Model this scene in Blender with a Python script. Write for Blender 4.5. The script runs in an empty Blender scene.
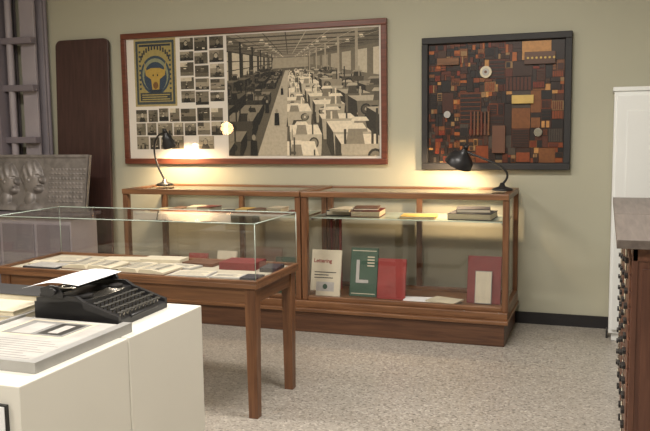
import bpy, bmesh, math, random
from mathutils import Vector, Matrix
random.seed(7)
sc=bpy.context.scene
sc.view_settings.view_transform='Standard'
XF=None   # current design-to-room affine (metres)
def aff(ax,bx,ay,by,az,bz):
    return Matrix(((ax,0,0,bx),(0,ay,0,by),(0,0,az,bz),(0,0,0,1)))
# ------------------------------------------------------------ materials
def lin(c):
    return tuple(((x/255)/12.92 if x/255<=0.04045 else ((x/255+0.055)/1.055)**2.4) for x in c)
def newmat(name):
    m=bpy.data.materials.new(name); m.use_nodes=True
    nt=m.node_tree; return m,nt,nt.nodes['Principled BSDF']
def plain(name,rgb,rough=.6,metal=0,var=.12,scale=12,bump=0.0,spec=.5):
    m,nt,b=newmat(name); c=lin(rgb)
    tc=nt.nodes.new('ShaderNodeTexCoord'); n=nt.nodes.new('ShaderNodeTexNoise')
    n.inputs['Scale'].default_value=scale; n.inputs['Detail'].default_value=5
    nt.links.new(tc.outputs['Object'],n.inputs['Vector'])
    r=nt.nodes.new('ShaderNodeValToRGB')
    r.color_ramp.elements[0].position=.3; r.color_ramp.elements[1].position=.7
    r.color_ramp.elements[0].color=tuple(x*(1-var) for x in c)+(1,)
    r.color_ramp.elements[1].color=tuple(min(1,x*(1+var)) for x in c)+(1,)
    nt.links.new(n.outputs['Fac'],r.inputs['Fac']); nt.links.new(r.outputs['Color'],b.inputs['Base Color'])
    b.inputs['Roughness'].default_value=rough; b.inputs['Metallic'].default_value=metal
    b.inputs['Specular IOR Level'].default_value=spec
    if bump:
        bp=nt.nodes.new('ShaderNodeBump'); bp.inputs['Strength'].default_value=bump; bp.inputs['Distance'].default_value=.01
        nt.links.new(n.outputs['Fac'],bp.inputs['Height']); nt.links.new(bp.outputs['Normal'],b.inputs['Normal'])
    return m
def wood(name,rgb1,rgb2,axis='X',rough=.35,scale=3):
    m,nt,b=newmat(name)
    tc=nt.nodes.new('ShaderNodeTexCoord'); mp=nt.nodes.new('ShaderNodeMapping')
    s={'X':(1,14,14),'Y':(14,1,14),'Z':(14,14,1)}[axis]; mp.inputs['Scale'].default_value=s
    n=nt.nodes.new('ShaderNodeTexNoise'); n.inputs['Scale'].default_value=scale; n.inputs['Detail'].default_value=8; n.inputs['Distortion'].default_value=.6
    nt.links.new(tc.outputs['Object'],mp.inputs['Vector']); nt.links.new(mp.outputs['Vector'],n.inputs['Vector'])
    r=nt.nodes.new('ShaderNodeValToRGB'); r.color_ramp.elements[0].position=.3; r.color_ramp.elements[1].position=.7
    r.color_ramp.elements[0].color=lin(rgb1)+(1,); r.color_ramp.elements[1].color=lin(rgb2)+(1,)
    nt.links.new(n.outputs['Fac'],r.inputs['Fac']); nt.links.new(r.outputs['Color'],b.inputs['Base Color'])
    b.inputs['Roughness'].default_value=rough
    return m
def attrmat(name,rough=.6,lo=.62,scale=40,fac=.6):
    m,nt,b=newmat(name); a=nt.nodes.new('ShaderNodeAttribute'); a.attribute_name='Col'
    n=nt.nodes.new('ShaderNodeTexNoise'); n.inputs['Scale'].default_value=scale; n.inputs['Detail'].default_value=6
    tc=nt.nodes.new('ShaderNodeTexCoord'); nt.links.new(tc.outputs['Object'],n.inputs['Vector'])
    mx=nt.nodes.new('ShaderNodeMix'); mx.data_type='RGBA'; mx.blend_type='MULTIPLY'; mx.inputs[0].default_value=fac
    rr=nt.nodes.new('ShaderNodeValToRGB'); rr.color_ramp.elements[0].position=.35; rr.color_ramp.elements[0].color=(lo,lo,lo,1); rr.color_ramp.elements[1].position=.6
    nt.links.new(n.outputs['Fac'],rr.inputs['Fac'])
    nt.links.new(a.outputs['Color'],mx.inputs[6]); nt.links.new(rr.outputs['Color'],mx.inputs[7])
    nt.links.new(mx.outputs[2],b.inputs['Base Color']); b.inputs['Roughness'].default_value=rough
    return m
def glassmat(name,base=.04,edge=.8,power=4.5,tint=(1,1,1)):
    m=bpy.data.materials.new(name); m.use_nodes=True; nt=m.node_tree; nt.nodes.clear()
    o=nt.nodes.new('ShaderNodeOutputMaterial'); mx=nt.nodes.new('ShaderNodeMixShader')
    t=nt.nodes.new('ShaderNodeBsdfTransparent'); t.inputs['Color'].default_value=tint+(1,)
    g=nt.nodes.new('ShaderNodeBsdfGlossy'); g.inputs['Roughness'].default_value=.02
    lw=nt.nodes.new('ShaderNodeLayerWeight'); lw.inputs['Blend'].default_value=.5
    p=nt.nodes.new('ShaderNodeMath'); p.operation='POWER'; p.inputs[1].default_value=power
    q=nt.nodes.new('ShaderNodeMath'); q.operation='MULTIPLY_ADD'; q.inputs[1].default_value=edge; q.inputs[2].default_value=base
    nt.links.new(lw.outputs['Facing'],p.inputs[0]); nt.links.new(p.outputs[0],q.inputs[0]); nt.links.new(q.outputs[0],mx.inputs[0])
    nt.links.new(t.outputs[0],mx.inputs[1]); nt.links.new(g.outputs[0],mx.inputs[2]); nt.links.new(mx.outputs[0],o.inputs['Surface'])
    return m
def emit(name,rgb,s):
    m,nt,b=newmat(name); b.inputs['Emission Color'].default_value=lin(rgb)+(1,); b.inputs['Emission Strength'].default_value=s
    b.inputs['Base Color'].default_value=lin(rgb)+(1,); return m

M={}
M['wood']=wood('oak_wood',(94,62,40),(132,92,61))
M['woodz']=wood('oak_wood_upright',(90,58,38),(126,86,57),'Z')
M['woody']=wood('oak_wood_cross',(90,58,38),(126,86,57),'Y')
M['wooddk']=wood('dark_oak',(72,47,34),(100,68,48))
M['cherry']=wood('cherry_frame',(90,50,38),(118,68,52),rough=.3)
M['board']=wood('mahogany_board',(58,40,37),(76,52,47),'Z',rough=.45)
M['cab']=wood('cabinet_walnut',(84,54,44),(114,76,60),'Z')
M['caby']=wood('cabinet_walnut_h',(88,56,44),(122,82,62),'Y')
M['cabtop']=wood('cabinet_top_worn',(100,90,85),(122,111,104),'Y',rough=.45)
M['black']=plain('black_enamel',(38,37,38),.35)
M['blackm']=plain('black_matte',(42,40,40),.6)
M['key']=plain('key_top',(70,68,64),.3)
M['inkgrey']=plain('ink_grey',(132,130,126),.7)
M['steel']=plain('painted_steel',(156,148,153),.5,0,.08,4)
M['steeldk']=plain('painted_steel_dark',(122,114,120),.55,0,.08,4)
M['galv']=plain('galley_zinc',(164,162,158),.45,.2,.1,9)
M['chrome']=plain('nickel',(170,165,155),.25,.9)
M['bronze']=plain('aged_bronze',(130,124,120),.45,.25,.25,14,.15)
M['white']=plain('white_laminate',(228,224,213),.45,0,.02,3)
M['whitedoor']=plain('white_paint',(226,227,224),.5,0,.02,3)
M['mat']=plain('white_mat_board',(226,218,206),.8,0,.03,5)
M['paper']=plain('white_paper',(240,240,240),.8,0,.02,8)
M['cream']=plain('cream_paper',(206,196,172),.8,0,.08,8)
M['grayp']=plain('grey_paper',(178,174,168),.8,0,.12,20)
M['red']=plain('red_cloth',(140,46,40),.6)
M['dkred']=plain('dark_red_cloth',(112,42,40),.6)
M['green']=plain('green_cloth',(52,80,62),.6)
M['yellow']=plain('yellow_paper',(196,166,96),.6)
M['navy']=plain('navy_cloth',(52,52,58),.6)
M['brown']=plain('brown_leather',(98,64,46),.55)
M['linen']=plain('case_lining_linen',(180,172,152),.9,0,.06,30)
M['blackbase']=plain('black_vinyl',(30,28,30),.5)
M['glass']=glassmat('clear_glass',.075,.85,3.4)
M['pglass']=glassmat('picture_glass',.05,.6,4)
M['edge']=plain('glass_edge',(170,184,172),.2,0,.05)
M['print']=attrmat('printed_sheet',.6,.75)
M['blocks']=attrmat('letterpress_blocks',.45,.65)
M['bulb']=emit('warm_bulb',(255,205,140),30)
M['globe']=emit('opal_globe',(255,204,146),42)
M['tube']=emit('ceiling_diffuser',(255,246,230),3)

# ------------------------------------------------------------ mesh builder
class B:
    def __init__(s): s.bm=bmesh.new(); s.mats=[]; s.col=s.bm.loops.layers.color.new('Col')
    def mi(s,m):
        m=M[m]
        if m not in s.mats: s.mats.append(m)
        return s.mats.index(m)
    def face(s,pts,m,col=None,smooth=False):
        vs=[s.bm.verts.new(p) for p in pts]
        f=s.bm.faces.new(vs); f.material_index=s.mi(m); f.smooth=smooth
        if col is not None:
            for l in f.loops: l[s.col]=tuple(col)+(1,)
        return f
    def hexa(s,p,m,col=None):
        v=[s.bm.verts.new(q) for q in p]; i=s.mi(m)
        for q in [(3,2,1,0),(4,5,6,7),(0,1,5,4),(1,2,6,5),(2,3,7,6),(3,0,4,7)]:
            f=s.bm.faces.new([v[k] for k in q]); f.material_index=i
            if col is not None:
                for l in f.loops: l[s.col]=tuple(col)+(1,)
    def box(s,a,b,m,T=None,col=None):
        (x0,y0,z0),(x1,y1,z1)=a,b
        x0,x1=sorted((x0,x1)); y0,y1=sorted((y0,y1)); z0,z1=sorted((z0,z1))
        p=[Vector(q) for q in [(x0,y0,z0),(x1,y0,z0),(x1,y1,z0),(x0,y1,z0),(x0,y0,z1),(x1,y0,z1),(x1,y1,z1),(x0,y1,z1)]]
        if T is not None: p=[T@q if isinstance(T,Matrix) else Vector(T(q)) for q in p]
        s.hexa(p,m,col)
    def tube(s,pts,rs,m,seg=14,cap=True,T=None):
        pts=[Vector(p) for p in pts]
        if T is not None: pts=[T@p for p in pts]
        if not isinstance(rs,(list,tuple)): rs=[rs]*len(pts)
        rings=[]; i=s.mi(m); prev=None
        for k,p in enumerate(pts):
            d=(pts[min(k+1,len(pts)-1)]-pts[max(k-1,0)]).normalized()
            if prev is None: a=d.orthogonal().normalized()
            else: a=(prev-d*prev.dot(d)).normalized()
            prev=a; b=d.cross(a)
            rings.append([s.bm.verts.new(p+(a*math.cos(t)+b*math.sin(t))*rs[k]) for t in [2*math.pi*j/seg for j in range(seg)]])
        for r0,r1 in zip(rings,rings[1:]):
            for j in range(seg):
                f=s.bm.faces.new([r0[j],r0[(j+1)%seg],r1[(j+1)%seg],r1[j]]); f.material_index=i; f.smooth=True
        if cap:
            for r in (rings[0][::-1],rings[-1]):
                f=s.bm.faces.new(r); f.material_index=i
    def prism(s,prof,x0,x1,m,T=None):
        A=[Vector((x0,y,z)) for y,z in prof]; C=[Vector((x1,y,z)) for y,z in prof]
        if T is not None: A=[T@v for v in A]; C=[T@v for v in C]
        a=[s.bm.verts.new(v) for v in A]; c=[s.bm.verts.new(v) for v in C]; i=s.mi(m); n=len(a)
        fs=[s.bm.faces.new(a),s.bm.faces.new(c[::-1])]
        for k in range(n): fs.append(s.bm.faces.new([a[k],c[k],c[(k+1)%n],a[(k+1)%n]]))
        for f in fs: f.material_index=i
    def done(s,name,bevel=0,parent=None,keepnormals=False):
        if XF is not None:
            for v in s.bm.verts: v.co=XF@v.co
        if not keepnormals: bmesh.ops.recalc_face_normals(s.bm,faces=s.bm.faces)
        vs=s.bm.verts; lo=Vector([min(v.co[k] for v in vs) for k in range(3)]); hi=Vector([max(v.co[k] for v in vs) for k in range(3)])
        o=Vector(((lo.x+hi.x)/2,(lo.y+hi.y)/2,lo.z))
        for v in vs: v.co-=o
        me=bpy.data.meshes.new(name); s.bm.to_mesh(me); s.bm.free()
        for m in s.mats: me.materials.append(m)
        ob=bpy.data.objects.new(name,me); ob.location=o; sc.collection.objects.link(ob)
        if bevel:
            md=ob.modifiers.new('bevel','BEVEL'); md.width=bevel; md.segments=2; md.limit_method='ANGLE'; md.angle_limit=math.radians(40)
        if parent is not None:
            ob.parent=parent; ob.matrix_parent_inverse=Matrix.Translation(parent.location).inverted()
        return ob
def RT(loc,rz=0,rx=0,ry=0):
    return Matrix.Translation(loc)@Matrix.Rotation(rz,4,'Z')@Matrix.Rotation(ry,4,'Y')@Matrix.Rotation(rx,4,'X')
def empty(name,loc):
    loc=Vector(loc)
    if XF is not None: loc=XF@loc
    e=bpy.data.objects.new(name,None); e.location=loc; sc.collection.objects.link(e); return e

# ------------------------------------------------------------ room shell
XL,XR,YB,H=-7.4,2.2,-8.8,3.5
M['wall']=plain('sage_wall_paint',(174,171,151),.75,0,.03,1.2)
M['ceil']=plain('ceiling_white',(205,203,195),.9,0,.03,2)
m,nt,b=newmat('speckled_terrazzo_floor'); M['floor']=m
tc=nt.nodes.new('ShaderNodeTexCoord')
n1=nt.nodes.new('ShaderNodeTexVoronoi'); n1.inputs['Scale'].default_value=95
n2=nt.nodes.new('ShaderNodeTexNoise'); n2.inputs['Scale'].default_value=1.3; n2.inputs['Detail'].default_value=6
for n in (n1,n2): nt.links.new(tc.outputs['Object'],n.inputs['Vector'])
r=nt.nodes.new('ShaderNodeValToRGB'); e=r.color_ramp.elements
e[0].position=.0; e[0].color=lin((116,110,103))+(1,); e[1].position=1; e[1].color=lin((194,188,178))+(1,)
x=e.new(.22); x.color=lin((156,149,139))+(1,); x=e.new(.78); x.color=lin((168,161,151))+(1,)
sep=nt.nodes.new('ShaderNodeSeparateColor'); nt.links.new(n1.outputs['Color'],sep.inputs[0]); nt.links.new(sep.outputs[0],r.inputs['Fac'])
r2=nt.nodes.new('ShaderNodeValToRGB'); r2.color_ramp.elements[0].position=.35; r2.color_ramp.elements[0].color=(.86,.85,.84,1); r2.color_ramp.elements[1].position=.65; r2.color_ramp.elements[1].color=(1,1,1,1)
nt.links.new(n2.outputs['Fac'],r2.inputs['Fac'])
mx=nt.nodes.new('ShaderNodeMix'); mx.data_type='RGBA'; mx.blend_type='MULTIPLY'; mx.inputs[0].default_value=1
nt.links.new(r.outputs['Color'],mx.inputs[6]); nt.links.new(r2.outputs['Color'],mx.inputs[7]); nt.links.new(mx.outputs[2],b.inputs['Base Color'])
b.inputs['Roughness'].default_value=.34
def slab(name,a,bb,mt):
    o=B(); o.box(a,bb,mt); return o.done(name)
slab('floor',(XL,YB,-.1),(XR,0,0),'floor')
slab('ceiling',(XL,YB,H),(XR,0,H+.1),'ceil')
slab('wall_back',(XL-.1,0,-.1),(XR+.1,.1,H+.1),'wall')
slab('wall_left',(XL-.1,YB,-.1),(XL,0,H+.1),'wall')
slab('wall_right',(XR,YB,-.1),(XR+.1,0,H+.1),'wall')
slab('wall_front',(XL-.1,YB-.1,-.1),(XR+.1,YB,H+.1),'wall')
slab('baseboard_back',(-4.3,-.015,0),(XR,-.0005,.095),'blackbase')

# ------------------------------------------------------------ steel framing on the left
XF=aff(.929,.60,1,0,1,0)
o=B(); HH=H-.005
for x0,x1,y0,y1,mt in [(-6.42,-6.24,-.16,-.13,'steel'),(-6.345,-6.315,-.13,-.03,'steeldk'),(-6.42,-6.24,-.03,-.004,'steel')]:
    o.box((x0,y0,0),(x1,y1,HH),mt)
o.tube([(-6.52,-.2,0),(-6.52,-.2,HH)],.035,'steel')
o.tube([(-6.19,-.05,0),(-6.19,-.05,HH)],.02,'steeldk')
o.box((-6.68,-.3,0),(-6.6,-.05,HH),'steeldk')
o.box((-7.5,-.03,0),(-6.6,-.004,HH),'steeldk')
z=.25
while z<H-.2:
    o.box((-7.5,-.1,z),(-6.68,-.03,z+.16),'steel'); o.box((-7.5,-.13,z+.14),(-6.66,-.03,z+.17),'steeldk'); z+=.22
for z in (.6,1.5,2.0,2.45,2.95): o.box((-6.62,-.24,z),(-6.22,-.16,z+.06),'steeldk')
o.done('steel_column_framing',.004)
XF=None

# leaning dark board
o=B()
def rrect(x0,x1,z0,z1,r,n=6):
    P=[]
    for cx,cz,a0 in [(x1-r,z1-r,0),(x0+r,z1-r,90),(x0+r,z0+r,180),(x1-r,z0+r,270)]:
        for k in range(n+1):
            a=math.radians(a0+90*k/n); P.append((cx+r*math.cos(a),cz+r*math.sin(a)))
    return P
pf=rrect(-5.04,-4.44,0,2.48,.06)
T=Matrix.Translation((0,-.13,0))@Matrix.Rotation(math.radians(-2.2),4,'X')
A=[T@Vector((x,-.02,z)) for x,z in pf]; C=[T@Vector((x,.015,z)) for x,z in pf]
a=[o.bm.verts.new(v) for v in A]; c=[o.bm.verts.new(v) for v in C]; i=o.mi('board')
o.bm.faces.new(a).material_index=i; o.bm.faces.new(c[::-1]).material_index=i
for k in range(len(a)): o.bm.faces.new([a[k],c[k],c[(k+1)%len(a)],a[(k+1)%len(a)]]).material_index=i
o.done('leaning_wooden_tabletop',.005)

# ------------------------------------------------------------ bronze relief plaque on a grey stand
o=B(); o.box((-5.62,-.72,.04),(-4.45,-.34,.84),'steel'); o.box((-5.65,-.75,.84),(-4.42,-.31,.87),'steeldk')
for k in range(3): o.box((-5.58+.385*k,-.735,.12),(-5.23+.385*k,-.72,.78),'steeldk')
for x in (-5.57,-4.55): o.box((x,-.68,0),(x+.05,-.38,.05),'blackm')
o.done('grey_metal_stand',.004)
def ell(x,z,cx,cz,rx,rz,h,rot=0):
    dx,dz=x-cx,z-cz; c_,s_=math.cos(rot),math.sin(rot); u=(dx*c_+dz*s_)/rx; v=(-dx*s_+dz*c_)/rz
    q=1-u*u-v*v; return h*math.sqrt(q) if q>0 else 0
def relief(x,z):
    h=0
    for cx,cz,s in [(.2,.3,1.1),(.48,.32,1.15)]:
        h=max(h,ell(x,z,cx,cz,.095*s,.14*s,.06))
        hair=ell(x,z,cx-.03*s,cz+.05*s,.1*s,.12*s,.066)
        if hair>0: h=max(h,hair+.006*math.sin(90*x+40*z))
        h=max(h,ell(x,z,cx+.095*s,cz-.01,.028,.04,.06,.4))
        h=max(h,ell(x,z,cx+.065*s,cz-.09*s,.05,.035,.055))
        h=max(h,ell(x,z,cx+.08*s,cz-.055*s,.025,.012,.06))
        h=max(h,ell(x,z,cx-.01,cz-.02,.02,.035,.072))
        if ell(x,z,cx+.06*s,cz+.025*s,.022,.013,1)>0: h-=.018
        h=max(h,ell(x,z,cx-.02,cz-.17*s,.06,.1,.045))
        h=max(h,ell(x,z,cx-.02,cz-.3*s,.17,.12,.05))
    if x>.66 and .08<z<.44:
        row=int((z-.08)/.045); fz=(z-.08)/.045-row
        if .25<fz<.7 and (math.sin(x*160+row*7)>-.5): h=max(h,.007)
    if x<.025 or x>1.065 or z<.025 or z>.535: h=max(h,.02)
    return h
XF=Matrix.Translation((-5.5,-.5,.87))@aff(.985,0,1,0,.94,0)@Matrix.Rotation(math.radians(-10),4,'X')
o=B(); NX,NZ=170,90; W_,H_=1.09,.56
g=[[o.bm.verts.new(Vector((W_*i/NX,-.03-relief(W_*i/NX,H_*k/NZ),H_*k/NZ))) for i in range(NX+1)] for k in range(NZ+1)]
mi=o.mi('bronze')
for k in range(NZ):
    for i in range(NX):
        f=o.bm.faces.new([g[k][i],g[k][i+1],g[k+1][i+1],g[k+1][i]]); f.material_index=mi; f.smooth=True
o.box((0,-.031,0),(W_,0,H_),'bronze')
o.done('bronze_relief_plaque')

# ------------------------------------------------------------ framed photo collage
XF=aff(.9275,.583,1,0,.9415,.026)
class Flat:
    def __init__(s,o,y): s.o=o; s.y=y; s.k=0
    def poly(s,pts,c,m='print'):
        s.k+=1; y=s.y-s.k*.000006
        s.o.face([(x,y,z) for x,z in pts],m,lin(c))
    def rect(s,x0,z0,x1,z1,c): s.poly([(x0,z0),(x1,z0),(x1,z1),(x0,z1)],c)
    def disc(s,cx,cz,rx,rz,c,n=16): s.poly([(cx+rx*math.cos(2*math.pi*i/n),cz+rz*math.sin(2*math.pi*i/n)) for i in range(n)],c)
g3=lambda v:(min(255,v+9),min(255,v+2),max(0,v-12))
o=B()
x0,x1,z0,z1=-5.28,-2.50,1.345,2.635
fw=.055
def frame(o,x0,x1,z0,z1,fw,dep,m,yb=-.002):
    o.box((x0,-dep,z0),(x1,yb,z0+fw),m); o.box((x0,-dep,z1-fw),(x1,yb,z1),m)
    o.box((x0,-dep,z0+fw),(x0+fw,yb,z1-fw),m); o.box((x1-fw,-dep,z0+fw),(x1,yb,z1-fw),m)
frame(o,x0,x1,z0,z1,fw,.045,'cherry')
o.box((x0+.02,-.02,z0+.02),(x1-.02,-.002,z1-.02),'mat')
pic=o.done('framed_photo_collage',.006)
o=B(); F=Flat(o,-.0205)
# poster
F.rect(-5.14,1.915,-4.66,2.575,(216,206,172))
F.rect(-5.12,1.935,-4.68,2.555,(128,140,144))
F.rect(-5.095,1.96,-4.705,2.53,(210,200,158))
for i in range(13):
    a=math.radians(160-11.7*i); cx=-4.9+.16*math.cos(a)*1.05; cz=2.34+.15*math.sin(a)
    F.rect(cx-.009,cz-.022,cx+.008,cz+.022,(86,104,124))
F.rect(-5.08,2.5,-4.72,2.52,(90,110,130))
F.disc(-4.9,2.22,.17,.19,(118,138,154),24); F.disc(-4.9,2.22,.15,.165,(196,198,176),24); F.disc(-4.9,2.2,.13,.15,(112,134,154),24)
# horned head emblem with ribboned neck
F.poly([(-5.03,2.37),(-5.0,2.27),(-4.95,2.29),(-4.85,2.29),(-4.8,2.27),(-4.77,2.37),(-4.79,2.22),(-4.85,2.18),(-4.86,2.08),(-4.94,2.08),(-4.95,2.18),(-5.01,2.22)],(220,202,140))
F.disc(-4.9,2.12,.03,.035,(180,150,104)); F.disc(-4.925,2.22,.008,.01,(60,60,70)); F.disc(-4.875,2.22,.008,.01,(60,60,70))
F.poly([(-4.98,2.08),(-4.82,2.08),(-4.86,2.03),(-4.94,2.03)],(90,110,130))
F.rect(-5.08,1.97,-4.72,2.05,(112,124,132))
for i in range(3): F.rect(-5.06,1.98+.022*i,-4.74-.03*(i%2),1.99+.022*i,(214,204,160))
for sx in (-5.085,-4.74):
    for k in range(9): F.rect(sx,2.08+.045*k,sx+.022,2.1+.045*k,(120,134,142))
def snap(ax,az,w,h):
    R_=random
    b=R_.randint(130,210); F.rect(ax,az,ax+w,az+h,g3(b))
    kind=R_.random()
    F.rect(ax,az,ax+w,az+h*R_.uniform(.15,.4),g3(R_.randint(80,190)))
    F.rect(ax,az+h*.68,ax+w*R_.uniform(.5,1),az+h,g3(R_.randint(130,228)))
    if kind<.35:
        cx=ax+w*R_.uniform(.4,.6); F.poly([(cx-w*.3,az),(cx+w*.3,az),(cx+w*.16,az+h*.4),(cx-w*.16,az+h*.4)],g3(R_.randint(50,120)))
        F.disc(cx,az+h*.58,w*.15,h*.24,g3(R_.randint(60,100)),14); F.disc(cx,az+h*.54,w*.125,h*.2,g3(R_.randint(180,220)),14)
    elif kind<.75:
        for _ in range(R_.randint(2,4)):
            cx=ax+w*R_.uniform(.15,.85); c=R_.randint(50,140); hh=R_.uniform(.3,.6)
            F.poly([(cx-w*.09,az+.002),(cx+w*.09,az+.002),(cx+w*.06,az+h*hh),(cx-w*.06,az+h*hh)],g3(c))
            F.disc(cx,az+h*(hh+.08),w*.05,h*.085,g3(R_.randint(150,215)),8)
    for _ in range(R_.randint(3,8)):
        u_=R_.uniform(.03,.75); v_=R_.uniform(.05,.85); F.rect(ax+w*u_,az+h*v_,ax+w*min(.98,u_+R_.uniform(.06,.25)),az+h*min(.98,v_+R_.uniform(.03,.12)),g3(R_.randint(50,235)))
jt=lambda s_: random.uniform(-s_,s_)
# three columns beside the poster, each with its own row heights
for c_ in range(3):
    zz=2.575
    while zz>1.95:
        hh=random.choice([.1,.12,.125,.14]); 
        if zz-hh<1.9: break
        snap(-4.615+c_*.164+jt(.004),zz-hh,.15+jt(.006),hh-.012); zz-=hh+.004
for r_ in range(3):
    xx=-5.14
    while xx<-4.2:
        ww=random.choice([.12,.14,.15,.18])
        if xx+ww>-4.13: break
        if not (r_==2 and -4.7<xx<-4.55): snap(xx,1.765-r_*.137+jt(.004),ww-.012,.122+jt(.006))
        xx+=ww+.004
# big hall photograph
PX0,PX1,PZ0,PZ1=-4.1,-2.575,1.425,2.565
def uv(u,v): return (PX0+(PX1-PX0)*u,PZ0+(PZ1-PZ0)*v)
def clip(P):
    for ax,lim,sg in ((0,0,1),(0,1,-1),(1,0,1),(1,1,-1)):
        out=[]
        for a,b_ in zip(P,P[1:]+P[:1]):
            da=(a[ax]-lim)*sg; db=(b_[ax]-lim)*sg
            if da>=0: out.append(a)
            if (da>=0)!=(db>=0):
                t_=da/(da-db); out.append((a[0]+(b_[0]-a[0])*t_,a[1]+(b_[1]-a[1])*t_))
        P=out
        if len(P)<3: return []
    return P
def q(pts,c):
    pts=clip(list(pts))
    if len(pts)<3: return
    pts=[uv(u,v) for u,v in pts]
    ar=abs(sum(a[0]*b_[1]-b_[0]*a[1] for a,b_ in zip(pts,pts[1:]+pts[:1])))
    if ar>2e-6: F.poly(pts,g3(max(0,min(245,c))))
def qd(u,v,ru,rv,c,n=12): q([(u+ru*math.cos(2*math.pi*i/n),v+rv*math.sin(2*math.pi*i/n)) for i in range(n)],c)
VP=(.42,.77)
def L(p,t): return (VP[0]+(p[0]-VP[0])*t,VP[1]+(p[1]-VP[1])*t)
q([(0,0),(1,0),(1,1),(0,1)],160)
q([(0,1),(1,1),(.55,.8),(.32,.8)],190)
for t in (.98,.8,.66,.54,.45,.37,.3,.25,.2):
    a,b_=L((-.4,1.02),t),L((1.5,1.02),t); w=.007*t
    q([(a[0],a[1]-w),(b_[0],b_[1]-w),(b_[0],b_[1]+w),(a[0],a[1]+w)],130)
    for u in (.02,.24,.66,.9):
        p_=L((u,.93),t); q([(p_[0]-.02*t,p_[1]),(p_[0]+.02*t,p_[1]),(p_[0]+.01*t,p_[1]+.025*t),(p_[0]-.01*t,p_[1]+.025*t)],236)
for u in (-.3,0,.22,.4,.56,.74,.95,1.2):
    a,b_=L((u,1.04),1.4),L((u,1.04),.2); q([(a[0]-.005,a[1]),(a[0]+.005,a[1]),(b_[0]+.002,b_[1]),(b_[0]-.002,b_[1])],130 if u<.5 else 214)
q([L((-.3,.95),1.6),L((-.3,.95),.14),L((-.3,.35),.14),L((-.3,.35),1.6)],112)
t=1.3
for i in range(10):
    t2=t*.86; a=L((-.3,.93),t); b_=L((-.3,.93),t2); c1=L((-.3,.5),t2); d1=L((-.3,.5),t)
    q([a,b_,c1,d1],238-4*i)
    for s_ in (.3,.62):
        m1=(a[0],a[1]+(d1[1]-a[1])*s_); m2=(b_[0],b_[1]+(c1[1]-b_[1])*s_); q([m1,m2,(m2[0],m2[1]-.006),(m1[0],m1[1]-.01)],140)
    t*=.8
q([L((1.35,.95),1.2),L((1.35,.95),.14),L((1.35,.4),.14),L((1.35,.4),1.2)],170)
t=.85
for i in range(8):
    t2=t*.86; q([L((1.35,.9),t),L((1.35,.9),t2),L((1.35,.55),t2),L((1.35,.55),t)],228-6*i); t*=.8
q([L((-.3,.35),.16),L((1.35,.4),.14),L((1.35,.95),.14),L((-.3,.95),.14)],200)
q([L((-.3,.3),2),L((-.3,.35),.14),L((1.35,.4),.14),L((1.35,.3),2),(1.2,-.2),(-.2,-.2)],156)
q([L((.2,0),1.1),L((.4,0),1.1),L((.4,0),.1),L((.2,0),.1)],214)
for t in (1.,.74,.55,.42,.32,.25):
    for u in (-.02,.86):
        a=L((u,.1),t); b_=L((u,1.0),t); w=.009*t; q([(a[0]-w,a[1]),(a[0]+w,a[1]),(b_[0]+w,b_[1]),(b_[0]-w,b_[1])],84 if u<.5 else 204)
def machine(u0,u1,h,t,cf,ct,cs,d=.88):
    R_=random; u0+=R_.uniform(-.03,.03); u1+=R_.uniform(-.04,.04); h*=R_.uniform(.7,1.3); d=R_.uniform(.84,.93); t*=R_.uniform(.96,1.04)
    t2=t*d
    A_,B_=L((u0,0),t),L((u1,0),t); hh=h*t
    A2,B2=L((u0,0),t2),L((u1,0),t2); h2=h*t2
    w=B_[0]-A_[0]; z0_=A_[1]
    q([(A_[0]-w*.03,z0_-.004),(B_[0]+w*.03,z0_-.004),(B2[0],B2[1]),(A2[0],A2[1])],cs-20)
    if u0>.42: q([A_,A2,(A2[0],A2[1]+h2),(A_[0],z0_+hh)],cs)
    else: q([B_,B2,(B2[0],B2[1]+h2),(B_[0],z0_+hh)],cs)
    q([(A_[0],z0_+hh),(B_[0],z0_+hh),(B2[0],B2[1]+h2),(A2[0],A2[1]+h2)],ct)
    q([(A_[0]+w*.04,z0_),(B_[0]-w*.04,z0_),(B_[0],z0_+hh),(A_[0],z0_+hh)],cf)
    q([(A_[0]+w*.18,z0_),(B_[0]-w*.18,z0_),(B_[0]-w*.26,z0_+hh*.42),(A_[0]+w*.26,z0_+hh*.42)],cs-14)
    s_=R_.choice((.28,.72)); qd(A_[0]+w*s_,z0_+hh*.62,w*.17,hh*.26,cs-10); qd(A_[0]+w*s_,z0_+hh*.62,w*.12,hh*.19,cf-30); qd(A_[0]+w*s_,z0_+hh*.62,w*.04,hh*.07,ct)
    a_=.1 if s_>.5 else .5
    q([(A_[0]+w*a_,z0_+hh),(A_[0]+w*(a_+.4),z0_+hh),(A_[0]+w*(a_+.34),z0_+hh*1.45),(A_[0]+w*(a_+.06),z0_+hh*1.45)],cf-24)
    q([(A_[0]+w*(a_-.04),z0_+hh*1.42),(A_[0]+w*(a_+.44),z0_+hh*1.42),(A_[0]+w*(a_+.36),z0_+hh*1.58),(A_[0]+w*(a_+.04),z0_+hh*1.58)],ct)
    for k in range(R_.randint(1,4)):
        uu_=R_.uniform(.05,.85); kh=R_.uniform(1.2,2.0)
        q([(A_[0]+w*uu_,z0_+hh),(A_[0]+w*(uu_+.05),z0_+hh),(A_[0]+w*(uu_+.05),z0_+hh*kh),(A_[0]+w*uu_,z0_+hh*kh)],R_.choice([cs,ct]))
    for k in range(R_.randint(1,4)):
        uu_=R_.uniform(0,.75); vv_=R_.uniform(0,1.1); q([(A_[0]+w*uu_,z0_+hh*vv_),(A_[0]+w*(uu_+.2),z0_+hh*vv_),(A_[0]+w*(uu_+.2),z0_+hh*(vv_+.1)),(A_[0]+w*uu_,z0_+hh*(vv_+.1))],cf+R_.randint(-90,30))
t=.15
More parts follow.
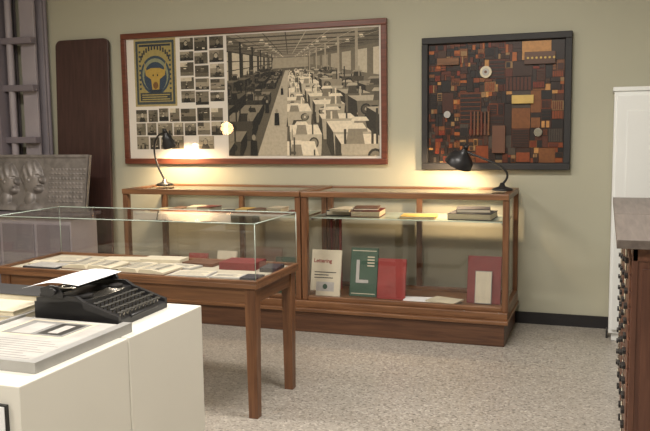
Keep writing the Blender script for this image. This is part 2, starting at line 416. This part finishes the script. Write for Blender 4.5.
while t<1.45:
    c=random.randint(-24,24)
    machine(-.95,-.6,.3,t,120+c,170,86); machine(-.42,-.2,.24,t,92+c,156,66)
    if random.random()<.8: machine(-.1,.12,.18,t,118+c,184,66)
    machine(.43,.6,.15,t,212+c//2,238,140); machine(.68,.96,.2,t,206+c//2,236,124); machine(1.08,1.4,.24,t,170+c,212,110); machine(1.6,2.1,.25,t,140+c,196,98)
    if random.random()<.85:
        p_=L((random.choice([.16,.3,.63,-.14])+jt(.03),0),t); h=.2*t; w=h*.13
        q([(p_[0]-w,p_[1]),(p_[0]+w,p_[1]),(p_[0]+w*.8,p_[1]+h*.75),(p_[0]-w*.8,p_[1]+h*.75)],56); qd(p_[0],p_[1]+h*.88,w*.5,h*.12,196,8)
    t*=1.24
o.done('photo_prints',0,pic,True)
o=B(); o.face([(x0+fw,-.034,z0+fw),(x1-fw,-.034,z0+fw),(x1-fw,-.034,z1-fw),(x0+fw,-.034,z1-fw)],'pglass'); o.done('glazing',0,pic)

# ------------------------------------------------------------ framed letterpress block collage
XF=aff(.935,.597,1,0,.948,.0143)
o=B(); x0,x1,z0,z1=-2.175,-.917,1.307,2.435
frame(o,x0,x1,z0,z1,.055,.06,'blackm'); o.box((x0+.03,-.02,z0+.03),(x1-.03,-.002,z1-.03),'blackm')
fr=o.done('framed_wood_type_collage',.006)
o=B()
pal=[(188,132,80),(150,104,68),(126,88,60),(208,158,102),(98,74,58),(84,68,58),(168,120,76),(140,112,86),(198,176,144),(72,60,54),(112,84,62),(156,104,66),(94,76,64),(220,190,146),(140,130,120),(112,86,66),(82,66,56),(126,94,68),(182,144,100),(136,94,60),(182,112,58),(104,78,58)]
def split(a,b,c,d,dep):
    w,h=c-a,d-b
    stop=(w<.045 and h<.045) or (dep<5 and random.random()<.14) or ((w<.03 or h<.03) and random.random()<.6)
    if dep>0 and not stop:
        if w*random.uniform(.6,1.5)>h: t=a+w*random.uniform(.2,.8); split(a,b,t,d,dep-1); split(t,b,c,d,dep-1)
        else: t=b+h*random.uniform(.2,.8); split(a,b,c,t,dep-1); split(a,t,c,d,dep-1)
        return
    if w<.006 or h<.006: return
    col=lin(random.choice(pal)); g_=.0008; y=-.022-random.uniform(.002,.012)
    o.box((a+g_,y,b+g_),(c-g_,-.02,d-g_),'blocks',None,col)
    if w>.035 and h>.035 and random.random()<.7:
        dk=lin(random.choice(pal)); n=random.randint(1,7); y2=y-.004
        for k in range(n):
            if w>h: xx=a+.006+(w-.012)*k/n; o.box((xx,y2,b+.006),(xx+(w-.012)/n*.7,y,d-.006),'blocks',None,dk)
            else: zz=b+.006+(h-.012)*k/n; o.box((a+.006,y2,zz),(c-.006,y,zz+(h-.012)/n*.7),'blocks',None,dk)
split(x0+.06,z0+.06,x1-.06,z1-.06,10)
o.done('type_blocks',0,fr,True)
o=B(); cx,cz=-1.62,2.13
o.tube([(cx,-.05,cz),(cx,-.02,cz)],.05,'cream',24); o.tube([(cx,-.054,cz),(cx,-.05,cz)],.03,'grayp',24); o.tube([(cx,-.056,cz),(cx,-.054,cz)],.012,'brown',16)
o.box((-1.56,-.055,1.45),(-1.45,-.03,1.68),'brown'); o.box((-1.40,-.05,1.86),(-1.22,-.03,1.93),'yellow')
for k in range(6): o.box((-1.75+.03*k,-.052,1.6),(-1.735+.03*k,-.03,1.8),['cherry','brown','wood'][k%3])
o.tube([(-1.18,-.05,1.62),(-1.18,-.03,1.62)],.035,'chrome',20); o.tube([(-1.95,-.05,1.78),(-1.95,-.03,1.78)],.03,'galv',20)
o.box((-2.04,-.05,2.2),(-1.85,-.03,2.26),'wood'); o.box((-1.3,-.05,2.18),(-1.05,-.03,2.28),'wooddk')
for k in range(7): o.tube([(-1.27+.035*k,-.056,2.23),(-1.27+.035*k,-.05,2.23)],.01,'yellow',10)
o.done('type_ornaments',.002,fr)

# ------------------------------------------------------------ long wall display case (two joined bays)
CXF=aff(.914,.475,.94,.032,.963,0); XF=CXF
o=B(); cx0,cx1,yf,yb=-4.78,-1.225,-.8,-.1
o.box((cx0-.0,-.865,0),(cx1-.02,yb+.02,.17),'wooddk')
o.box((cx0-.02,-.885,.17),(cx1+.01,yb+.03,.2),'wood')
o.box((cx0,-.84,.2),(cx1,yb+.02,.255),'wood')
zc=1.155; pw=.05
for bx0,bx1 in ((cx0,-2.995),(-2.985,cx1)):
    for px in (bx0,bx1-pw):
        o.box((px,yf-.01,.255),(px+pw,yf+pw,zc-.045),'woodz'); o.box((px,yb-pw,.255),(px+pw,yb,zc-.045),'woodz')
        o.box((px,yf+pw,.255),(px+pw,yb-pw,.3),'woody')
    o.box((bx0,yf-.02,zc-.045),(bx1,yf+.06,zc),'wood'); o.box((bx0,yb-.06,zc-.045),(bx1,yb+.01,zc),'wood')
    o.box((bx0,yf+.06,zc-.045),(bx0+.06,yb-.06,zc),'woody'); o.box((bx1-.06,yf+.06,zc-.045),(bx1,yb-.06,zc),'woody')
    o.box((bx0+pw,yf-.005,.255),(bx1-pw,yf+.04,.29),'wood'); o.box((bx0+pw,yb-.04,.255),(bx1-pw,yb,.29),'wood')
    mx_=(bx0+bx1)/2; o.box((mx_-.025,yb-.04,.29),(mx_+.025,yb,zc-.045),'woodz')
case=o.done('wall_display_case',.005)
o=B()
for bx0,bx1 in ((cx0,-2.995),(-2.985,cx1)):
    a_,b_=bx0+pw,bx1-pw
    o.face([(a_,yf+.01,.29),(b_,yf+.01,.29),(b_,yf+.01,zc-.045),(a_,yf+.01,zc-.045)],'glass')
    o.face([(bx0+.06,yf+.06,zc-.01),(bx1-.06,yf+.06,zc-.01),(bx1-.06,yb-.06,zc-.01),(bx0+.06,yb-.06,zc-.01)],'glass')
o.face([(cx1-.02,yf+pw,.3),(cx1-.02,yb-pw,.3),(cx1-.02,yb-pw,zc-.045),(cx1-.02,yf+pw,zc-.045)],'glass')
o.done('glass_panes',0,case)
o=B()
for bx0,bx1 in ((cx0,-2.995),(-2.985,cx1)):
    o.box((bx0+pw+.002,yf+.1,.925),(bx1-pw-.002,yb-.06,.932),'edge')
    for x in (bx0+pw,bx1-pw-.02): o.box((x,yf+.1,.91),(x+.02,yb-.06,.925),'chrome')
o.done('glass_shelves',0,case)
bk=empty('display_books',(-2.1,-.5,.255))
def book(loc,w,d,h,m,rz=0,rx=0,ry=0,name='book',pages='cream',title=None,tcol='red',stand=False,tsize=None,tx_=.08,tz_=.72):
    o=B(); T=RT(loc,rz,rx,ry); t=.004
    if stand:
        o.box((0,0,0),(w,t,h),m,T); o.box((0,d-t,0),(w,d,h),m,T); o.box((0,0,0),(t,d,h),m,T)
        o.box((t,t,.004),(w-.005,d-t,h-.004),pages,T)
    else:
        o.box((0,0,0),(w,d,t),m,T); o.box((0,0,h-t),(w,d,h),m,T); o.box((0,0,0),(t,d,h),m,T)
        o.box((t,.004,t),(w-.005,d-.004,h-t),pages,T)
    if title=='Lettering':
        for k,(a_,b_) in enumerate([(.12,.85),(.12,.6),(.12,.75)]): o.box((w*a_,-.001,h*(.5-.06*k)),(w*b_,0,h*(.52-.06*k)),'blackm',T)
        o.box((w*.2,-.0012,h*.1),(w*.8,0,h*.3),'grayp',T); o.tube([(w*.5,-.002,h*.2),(w*.5,0,h*.2)],w*.08,'green',14,True,T)
    if title=='L':
        o.box((w*.06,-.001,h*.05),(w*.94,0,h*.065),'cream',T); o.box((w*.06,-.001,h*.93),(w*.94,0,h*.945),'cream',T)
        for k in range(4): o.box((w*.62,-.001,h*(.8-.06*k)),(w*.88,0,h*(.825-.06*k)),'cream',T)
    ob=o.done(name,.001,bk)
    if title:
        cu=bpy.data.curves.new(name+'_title','FONT'); cu.body=title; cu.size=tsize or w/len(title)*1.5; cu.extrude=.0005; cu.offset=.001
        tx=bpy.data.objects.new(name+'_title',cu); sc.collection.objects.link(tx); cu.materials.append(M[tcol])
        tx.matrix_world=XF@T@Matrix.Translation((w*tx_,-.0015,h*tz_))@Matrix.Rotation(math.radians(90),4,'X')
        tx.parent=bk; tx.matrix_parent_inverse=Matrix.Translation(bk.location).inverted()
    return ob
lean=math.radians(-12)
book((-2.99,-.62,.258),.28,.02,.39,'cream',0,lean,name='lettering_book',title='Lettering',tcol='red',stand=True)
book((-2.64,-.56,.258),.25,.025,.41,'green',0,lean,name='green_book',title='L',tcol='grayp',stand=True,tsize=.28,tx_=.14,tz_=.28)
book((-2.375,-.6,.258),.25,.03,.335,'red',0,lean,name='red_book',stand=True)
book((-1.60,-.55,.258),.28,.03,.38,'dkred',0,lean,name='crimson_book',stand=True)
book((-1.53,-.575,.262),.14,.003,.26,'inkgrey',0,lean,name='leaflet',stand=True)
book((-2.12,-.72,.258),.3,.22,.012,'paper',.1,name='pamphlet'); book((-1.93,-.66,.272),.26,.2,.01,'cream',-.3,name='pamphlet')
zs=.934
book((-2.85,-.55,zs),.22,.3,.04,'navy',.1,name='shelf_book'); book((-2.8,-.6,zs+.042),.2,.26,.02,'cream',-.2,name='shelf_book')
book((-2.6,-.62,zs),.26,.3,.05,'dkred',.1,name='shelf_book'); book((-2.58,-.6,zs+.052),.22,.24,.02,'brown',0.2,name='shelf_book')
book((-2.15,-.66,zs),.3,.24,.02,'yellow',.1,name='shelf_book'); book((-1.75,-.62,zs),.36,.32,.05,'navy',-.05,name='shelf_book'); book((-1.68,-.6,zs+.052),.28,.24,.03,'navy',.15,name='shelf_book')
for k in range(9): book((-4.6+.17*k,-.64+.05*(k%3),zs),.14,.2,.02+.012*(k%4),['yellow','brown','cream','dkred','navy'][k%5],.15*((k%3)-1),name='shelf_book')
for k in range(5): book((-4.55+.3*k,-.6,.258),.2,.025,.28+.03*(k%3),['brown','red','cream','navy','green'][k%5],0,lean,name='standing_book',stand=True)
o=B()
for k,mm in enumerate(['brown','dkred','cherry','brown','red']):
    o.box((-2.93+.028*k,-.3,.256),(-2.91+.028*k,-.27,.905-.02*(k%3)),mm)
o.done('composing_sticks',.002,bk)

# ------------------------------------------------------------ desk lamps
def bez(P,n=24):
    P=[Vector(p) for p in P]; out=[]
    for i in range(n+1):
        t=i/n; Q=P[:]
        while len(Q)>1: Q=[a.lerp(b,t) for a,b in zip(Q,Q[1:])]
        out.append(Q[0])
    return out
def lamp(base,ctrl,hdir,power,hr=.09,hl=.13,arm=.009):
    global XF
    base=CXF@Vector(base); XF=None; k_=.95
    e=empty('desk_lamp',base); bx,by,bz=base
    o=B()
    o.tube([(bx,by,bz+.001),(bx,by,bz+.012),(bx,by,bz+.022),(bx,by,bz+.032),(bx,by,bz+.06)],[.08,.08,.057,.025,.014],'black',24)
    pts=bez([base+Vector(c)*k_ for c in ctrl]); o.tube(pts,arm,'black',10)
    h=pts[-1]; d=Vector(hdir).normalized()
    prof=[(0,.02),(.025,.028),(.04,.045),(.065,.9*hr*.8),(.09,hr*.92),(hl,hr)]
    o.tube([h+d*(a-.02) for a,_ in prof],[r_ for _,r_ in prof],'black',24,False)
    o.tube([h+d*(a-.02) for a,_ in prof[::-1]],[r_-.003 for _,r_ in prof[::-1]],'chrome',24,False)
    o.tube([h-d*.05,h-d*.02],[.016,.02],'black',16)
    o.done('lamp_body',0,e,True)
    o=B(); c=h+d*.065
    o.tube([c-d*.028,c-d*.015,c,c+d*.015,c+d*.024],[.01,.022,.026,.02,.006],'bulb',14); o.done('bulb',0,e)
    l=bpy.data.lights.new('lamp_light','SPOT'); l.energy=power; l.color=(1,.72,.42); l.shadow_soft_size=.03; l.spot_size=math.radians(165); l.spot_blend=.7
    lo=bpy.data.objects.new('lamp_light',l); sc.collection.objects.link(lo); lo.location=h+d*.1
    lo.rotation_euler=d.to_track_quat('-Z','Y').to_euler()
    lo.parent=e; lo.matrix_parent_inverse=Matrix.Translation(base).inverted()
lamp((-1.33,-.42,zc),[(0,0,.05),(.08,0,.12),(.06,0,.2),(-.1,-.02,.23),(-.3,-.03,.32)],(-.4,.25,-.8),44,.11,.14)
lamp((-4.60,-.36,zc),[(0,0,.05),(-.05,0,.15),(-.2,0,.35),(-.06,0,.54),(.03,.0,.48)],(.1,.35,-1),38,.06,.14)

# ------------------------------------------------------------ glass topped table (vitrine)
XF=aff(.85,.10,.85,.031,.965,0)
LW,LD=2.07,.73; TX,TY=-4.26,-3.16
def tbx(o,x0,y0,z0,x1,y1,z1,m): o.box((TX+x0,TY+y0,z0),(TX+x1,TY+y1,z1),m)
o=B(); lw=.08; ins=.02
for lx in (ins,LW-ins-lw):
    for ly in (ins,LD-ins-.08):
        a=[(TX+lx+dx*lw,TY+ly+dy*.08,.78) for dx,dy in ((0,0),(1,0),(1,1),(0,1))]
        b_=[(TX+lx+.008+dx*(lw-.016),TY+ly+.008+dy*(.08-.016),0) for dx,dy in ((0,0),(1,0),(1,1),(0,1))]
        o.hexa(b_+a,'woodz')
tbx(o,ins+lw,ins+.01,.675,LW-ins-lw,ins+.035,.77,'wood'); tbx(o,ins+lw,LD-ins-.035,.675,LW-ins-lw,LD-ins-.01,.77,'wood')
tbx(o,ins+.01,ins+.08,.675,ins+.035,LD-ins-.08,.77,'woody'); tbx(o,LW-ins-.035,ins+.08,.675,LW-ins-.01,LD-ins-.08,.77,'woody')
tbx(o,0,0,.765,LW,LD,.792,'wood'); tbx(o,.0,.0,.792,LW,.03,.812,'wood'); tbx(o,.0,LD-.03,.792,LW,LD,.812,'wood')
tbx(o,0,.03,.792,.03,LD-.03,.812,'woody'); tbx(o,LW-.03,.03,.792,LW,LD-.03,.812,'woody')
tbx(o,.03,.03,.79,LW-.03,LD-.03,.796,'linen')
tab=o.done('glass_top_display_table',.004)
o=B(); gz=1.135; i_=.012
def gp(x,y,z): return Vector((TX+x,TY+y,z))
a_,b_,c_,d_=i_,LW-i_,i_,LD-i_
for P in [[(a_,c_,.812),(b_,c_,.812),(b_,c_,gz),(a_,c_,gz)],[(a_,d_,.812),(b_,d_,.812),(b_,d_,gz),(a_,d_,gz)],
          [(a_,c_,.812),(a_,d_,.812),(a_,d_,gz),(a_,c_,gz)],[(b_,c_,.812),(b_,d_,.812),(b_,d_,gz),(b_,c_,gz)],
          [(a_,c_,gz),(b_,c_,gz),(b_,d_,gz),(a_,d_,gz)]]:
    o.face([gp(*p) for p in P],'glass')
o.done('glass_cover',0,tab)
o=B(); r_=.003
for p,q_ in [((a_,c_,.812),(a_,c_,gz)),((b_,c_,.812),(b_,c_,gz)),((a_,d_,.812),(a_,d_,gz)),((b_,d_,.812),(b_,d_,gz)),
             ((a_,c_,gz),(b_,c_,gz)),((a_,d_,gz),(b_,d_,gz)),((a_,c_,gz),(a_,d_,gz)),((b_,c_,gz),(b_,d_,gz))]:
    o.tube([gp(*p),gp(*q_)],r_,'edge',6)
o.done('glass_edges',0,tab)
ct=empty('vitrine_papers_and_books',gp(LW/2,LD/2,.797))
def item(sx,sy,w,d,h,m,rz,top=None,z=.797):
    o=B(); T=RT(gp(sx,sy,z),rz)
    o.box((-w/2,-d/2,0),(w/2,d/2,h),m,T)
    if top:
        o.box((-w/2+.015,-d/2+.015,h),(w/2-.015,d/2-.015,h+.0015),top,T)
        for k in range(5): o.box((-w/2+.03,-d/2+.03+k*(d-.06)/5,h+.0015),(w/2-.03-.02*(k%3),-d/2+.038+k*(d-.06)/5,h+.002),'inkgrey',T)
    o.done('document',.001,ct)
def openbook(sx,sy,w,d,rz):
    o=B(); T=RT(gp(sx,sy,.797),rz)
    for s_ in (-1,1):
        pr=[(0,.004),(.02*s_,.028),(w*.25*s_,.03),(w*.5*s_,.016),(w*.5*s_,.004)]
        A=[T@Vector((x,-d/2,z)) for x,z in pr]; C=[T@Vector((x,d/2,z)) for x,z in pr]
        for k in range(4): o.face([A[k],A[k+1],C[k+1],C[k]],'cream')
        o.face(A,'cream'); o.face(C,'cream')
        for k in range(7): o.box((w*.06*s_,-d/2+.03+k*.03,.0285),(w*.38*s_,-d/2+.038+k*.03,.0305),'inkgrey',T)
    o.box((-w/2-.006,-d/2-.006,0),(w/2+.006,d/2+.006,.004),'brown',T)
    o.done('open_book',0,ct)
item(.25,.5,.28,.2,.006,'grayp',.1,'cream'); item(.3,.2,.3,.2,.01,'navy',-.05,'grayp'); openbook(.66,.28,.4,.26,.05)
item(.7,.6,.34,.14,.012,'cream',.2); openbook(1.12,.25,.42,.27,-.06); item(1.05,.58,.32,.16,.03,'cream',.08)
item(1.5,.2,.28,.2,.008,'grayp',.1,'cream'); item(1.38,.58,.26,.18,.02,'brown',-.1); item(.16,.33,.2,.14,.008,'cream',.3)
item(1.72,.53,.27,.22,.045,'dkred',.04); item(1.78,.17,.22,.13,.01,'grayp',.06,'cream'); item(1.96,.17,.12,.14,.015,'navy',0); item(1.96,.5,.12,.2,.025,'navy',.1)
item(1.3,.42,.24,.14,.012,'grayp',-.15,'cream')
XF=None

# ------------------------------------------------------------ white pedestals
zt=.9
for y0,y1 in ((-4.765,-4.236),(-4.229,-3.715)):
    o=B(); o.box((-2.69,y0+.012,0),(-1.532,y1-.012,.05),'blackm'); o.box((-2.7,y0,.05),(-1.518,y1,zt),'white')
    o.done('white_pedestal',.004)
o=B()
o.box((-1.76,-4.777,.69),(-1.558,-4.766,.845),'black'); o.box((-1.755,-4.779,.695),(-1.563,-4.777,.84),'paper')
for k in range(4): o.box((-1.74,-4.7795,.72+.028*k),(-1.585,-4.779,.726+.028*k),'inkgrey')
o.done('small_framed_label',.001)

# typewriter
XF=Matrix.Translation((-1.81,-3.96,zt+.001))@Matrix.Rotation(math.radians(91),4,'Z')@aff(.9,0,.9,0,.7,0)
T=Matrix.Identity(4); o=B(); W=.19
body=[(-.2,.0),(-.2,.035),(-.04,.085),(-.03,.12),(.03,.125),(.07,.115),(.2,.11),(.2,.0)]
o.prism(body,-W,W,'black',T)
for s_ in (-1,1): o.prism([(-.2,.012),(-.2,.055),(-.04,.12),(0,.15),(.1,.15),(.19,.13),(.19,.012)],s_*W,s_*(W-.018),'black',T)
for r_ in range(4):
    y=-.185+.038*r_; z=.045+.0125*r_+.012
    for k in range(11):
        x=-.155+.029*k+.007*(r_%2)
        o.tube([(x,y+.004,z-.02),(x,y,z+.01)],.003,'chrome',6,True,T)
        o.tube([(x,y,z+.008),(x,y,z+.015)],.0115,'key',12,True,T)
o.tube([(-.1,-.197,.035),(.1,-.197,.035)],.01,'black',10,True,T)
for k in range(25):
    a=math.radians(-68+136*k/24); o.tube([(0.1*math.sin(a)*1.0,.045-.02*math.cos(a),.126),(.16*math.sin(a),-.01-.035*math.cos(a),.118)],.0025,'chrome',5,True,T)
o.tube([(-.2,.09,.175),(.2,.09,.175)],.021,'blackm',20,True,T)
for s_ in (-1,1): o.tube([(s_*.2,.09,.175),(s_*.215,.09,.175),(s_*.225,.09,.175)],[.01,.02,.02],'black',16,True,T)
for xa,xb in ((-.2,-.188),(.188,.2)): o.prism([(.05,.14),(.05,.16),(.075,.2),(.115,.205),(.16,.185),(.16,.14)],xa,xb,'black',T)
o.box((-.2,.12,.14),(.2,.165,.158),'black',T); o.tube([(-.2,.055,.2),(.2,.055,.2)],.004,'chrome',8,True,T)
o.tube([(-.195,.07,.19),(-.215,.02,.2),(-.22,-.03,.205)],.005,'chrome',8,True,T)
for s_ in (-1,1): o.tube([(s_*.11,.01,.126),(s_*.11,.01,.14)],.032,'blackm',20,True,T)
tw=o.done('typewriter',.002)
o=B(); pp=[(.0,.204),(.05,.210),(.1,.213),(.14,.212),(.2,.198),(.28,.17)]
A=[Vector((-.18,y-.01,z)) for y,z in pp]; C=[Vector((.15,y,z)) for y,z in pp]
a=[o.bm.verts.new(v) for v in A]; c=[o.bm.verts.new(v) for v in C]; i=o.mi('paper')
for k in range(len(a)-1):
    f=o.bm.faces.new([a[k],a[k+1],c[k+1],c[k]]); f.material_index=i; f.smooth=True
o.done('paper_sheet',0,tw)
XF=None

# zinc galley tray with proof
o=B()
G=RT((-1.785,-4.41,zt),math.radians(0)); gx,gy=.235,.25
o.box((-gx,-gy,0.001),(gx,gy,.006),'galv',G)
for a_,b_ in (((-gx,-gy,.006),(gx,-gy+.02,.034)),((gx-.035,-gy+.02,.006),(gx,gy,.034)),((-gx,-gy+.02,.006),(-gx+.012,gy,.034))): o.box(a_,b_,'galv',G)
o.box((-gx+.02,-gy+.03,.006),(gx-.04,gy-.01,.026),'grayp',G)
o.box((-.16,.02,.026),(.12,.22,.0265),'cream',G); o.box((-.145,.035,.0265),(.105,.205,.027),'inkgrey',G)
o.box((-.11,.045,.027),(-.03,.18,.0272),'grayp',G); o.box((-.01,.05,.027),(.09,.19,.0272),'key',G); o.box((.02,.07,.0272),(.06,.17,.0274),'grayp',G)
for k in range(9): o.box((-.19,-.20+.022*k,.026),(.17-.03*(k%3),-.196+.022*k,.0263),'inkgrey',G)
o.done('galley_tray_with_proof',.001)
def stk(name,x,y,items,rz):
    o=B(); z=zt+.001
    for w,d,h,mm in items:
        T2=RT((x,y,z),rz+random.uniform(-.1,.1)); o.box((-w/2,-d/2,0),(w/2,d/2,.003),mm,T2); o.box((-w/2+.005,-d/2+.005,.003),(w/2-.005,d/2-.005,h-.003),'cream',T2); o.box((-w/2,-d/2,h-.003),(w/2,d/2,h),mm,T2); o.box((-w/2,-d/2,0),(-w/2+.004,d/2,h),mm,T2); z+=h+.0005
    o.done(name,.001)
stk('book_stack',-2.155,-4.1,[(.24,.2,.025,'grayp'),(.22,.17,.02,'cream')],.05)
stk('black_binder',-2.32,-3.86,[(.4,.17,.05,'blackm')],.0)

# ------------------------------------------------------------ white cabinet on the right
o=B(); wx0,wx1=.05,.96
o.box((wx0,-.38,.06),(wx1,-.02,1.84),'whitedoor'); o.box((wx0-.01,-.39,1.84),(wx1+.01,-.01,1.87),'whitedoor'); o.box((wx0+.02,-.36,0),(wx1-.02,-.03,.06),'whitedoor')
mid=(wx0+wx1)/2
for x0_,x1_ in ((wx0+.02,mid-.004),(mid+.004,wx1-.02)):
    o.box((x0_,-.397,.09),(x1_,-.38,1.81),'whitedoor')
    o.box((x0_+.07,-.403,.2),(x1_-.07,-.397,1.7),'whitedoor')
for x in (mid-.04,mid+.04): o.tube([(x,-.397,1.05),(x,-.415,1.05)],.012,'chrome',12)
o.box((wx0-.018,-.3,.0),(wx0-.004,-.2,.06),'blackm')
o.done('white_cabinet',.004)

# ------------------------------------------------------------ type case cabinets on the right
tz=1.15
def ca(q_): return Vector((.05+q_[0],-3.2+q_[1],q_[2]))
for y0 in (0,.98):
    y1=y0+.97; o=B(); ov=.05 if y0==0 else 0; wd=.7
    o.box((0,y0,tz-.035),(wd+.1,y1,tz),'cabtop',ca)
    a_,b_=y0+ov,y1-.02; X0=.072
    o.box((X0,a_,.08),(wd+.05,b_,tz-.035),'cab',ca); o.box((X0+.02,a_+.02,0),(wd+.03,b_-.02,.08),'cab',ca)
    for z0_,z1_ in ((.08,.14),(tz-.09,tz-.035)): o.box((X0-.01,a_-.006,z0_),(wd+.06,b_,z1_),'caby',ca)
    for yy in (a_-.006,b_-.045): o.box((X0-.012,yy,.08),(X0+.01,yy+.045,tz-.035),'cab',ca)
    o.box((.1,a_-.01,.2),(.16,a_,1.03),'cab',ca); o.box((wd-.03,a_-.01,.2),(wd+.03,a_,1.03),'cab',ca)
    n=14; hh=(tz-.09-.14)/n
    for k in range(n):
        z_=.14+k*hh
        o.box((X0-.02,a_+.045,z_+.006),(X0+.01,b_-.05,z_+hh-.006),'caby',ca)
        for s_ in (.25,.75):
            yy=a_+(b_-a_)*s_
            o.box((X0-.034,yy-.03,z_+hh*.35),(X0-.02,yy+.03,z_+hh*.6),'black',ca)
        yy=(a_+b_)/2; o.box((X0-.025,yy-.05,z_+hh*.25),(X0-.02,yy+.05,z_+hh*.75),'chrome',ca); o.box((X0-.027,yy-.042,z_+hh*.32),(X0-.024,yy+.042,z_+hh*.68),'cream',ca)
    o.done('type_case_cabinet',.003)

# ------------------------------------------------------------ opal globe floor lamp (its glow mirrors in the picture glazing)
o=B(); lx,ly=-4.72,-3.0
o.tube([(lx,ly,.001),(lx,ly,.02),(lx,ly,.035)],[.14,.14,.03],'black',28); o.tube([(lx,ly,.03),(lx,ly,1.54)],.012,'black',12); o.tube([(lx,ly,1.52),(lx,ly,1.55)],.03,'chrome',16)
fl=o.done('globe_floor_lamp',.002)
o=B(); R_=.085
o.tube([(lx,ly,1.625-R_*math.cos(math.pi*k/12)) for k in range(13)],[max(.003,R_*math.sin(math.pi*k/12)) for k in range(13)],'globe',24); o.done('opal_globe',0,fl)

# ------------------------------------------------------------ ceiling fixtures
def fixture(x,y,w,d,p,col=(1,.95,.885)):
    o=B(); o.box((x-w/2-.03,y-d/2-.03,H-.08),(x+w/2+.03,y+d/2+.03,H-.002),'whitedoor')
    o.box((x-w/2,y-d/2,H-.085),(x+w/2,y+d/2,H-.08),'tube'); ob=o.done('ceiling_light',.003)
    l=bpy.data.lights.new('fixture_light','AREA'); l.shape='RECTANGLE'; l.size=w; l.size_y=d; l.energy=p; l.color=col
    lo=bpy.data.objects.new('fixture_light',l); sc.collection.objects.link(lo); lo.location=(x,y,H-.1)
    lo.parent=ob; lo.matrix_parent_inverse=Matrix.Translation(ob.location).inverted()
fixture(-3.6,-3.1,1.2,.3,78); fixture(-.8,-2.7,1.2,.3,90); fixture(-.8,-5.8,1.2,.3,98); fixture(-3.6,-6.2,1.2,.3,75)

w=bpy.data.worlds.new('World'); sc.world=w; w.use_nodes=True
w.node_tree.nodes['Background'].inputs[0].default_value=(.5,.5,.5,1); w.node_tree.nodes['Background'].inputs[1].default_value=.3

# ------------------------------------------------------------ camera
f,ps,th,ro,D=785.9192,.3433,.1099,-.0135,6.4711
fwd=Vector((-math.sin(ps)*math.cos(th),math.cos(ps)*math.cos(th),-math.sin(th)))
r0=Vector((math.cos(ps),math.sin(ps),0)); u0=r0.cross(fwd)
rr=math.cos(ro)*r0+math.sin(ro)*u0; uu=-math.sin(ro)*r0+math.cos(ro)*u0
cd=bpy.data.cameras.new('camera'); cd.sensor_fit='HORIZONTAL'; cd.sensor_width=36; cd.lens=f/650*36
co=bpy.data.objects.new('camera',cd); sc.collection.objects.link(co)
mt=Matrix((rr,uu,-fwd)).transposed().to_4x4(); mt.translation=Vector((0,-D,1.6)); co.matrix_world=mt
sc.camera=co
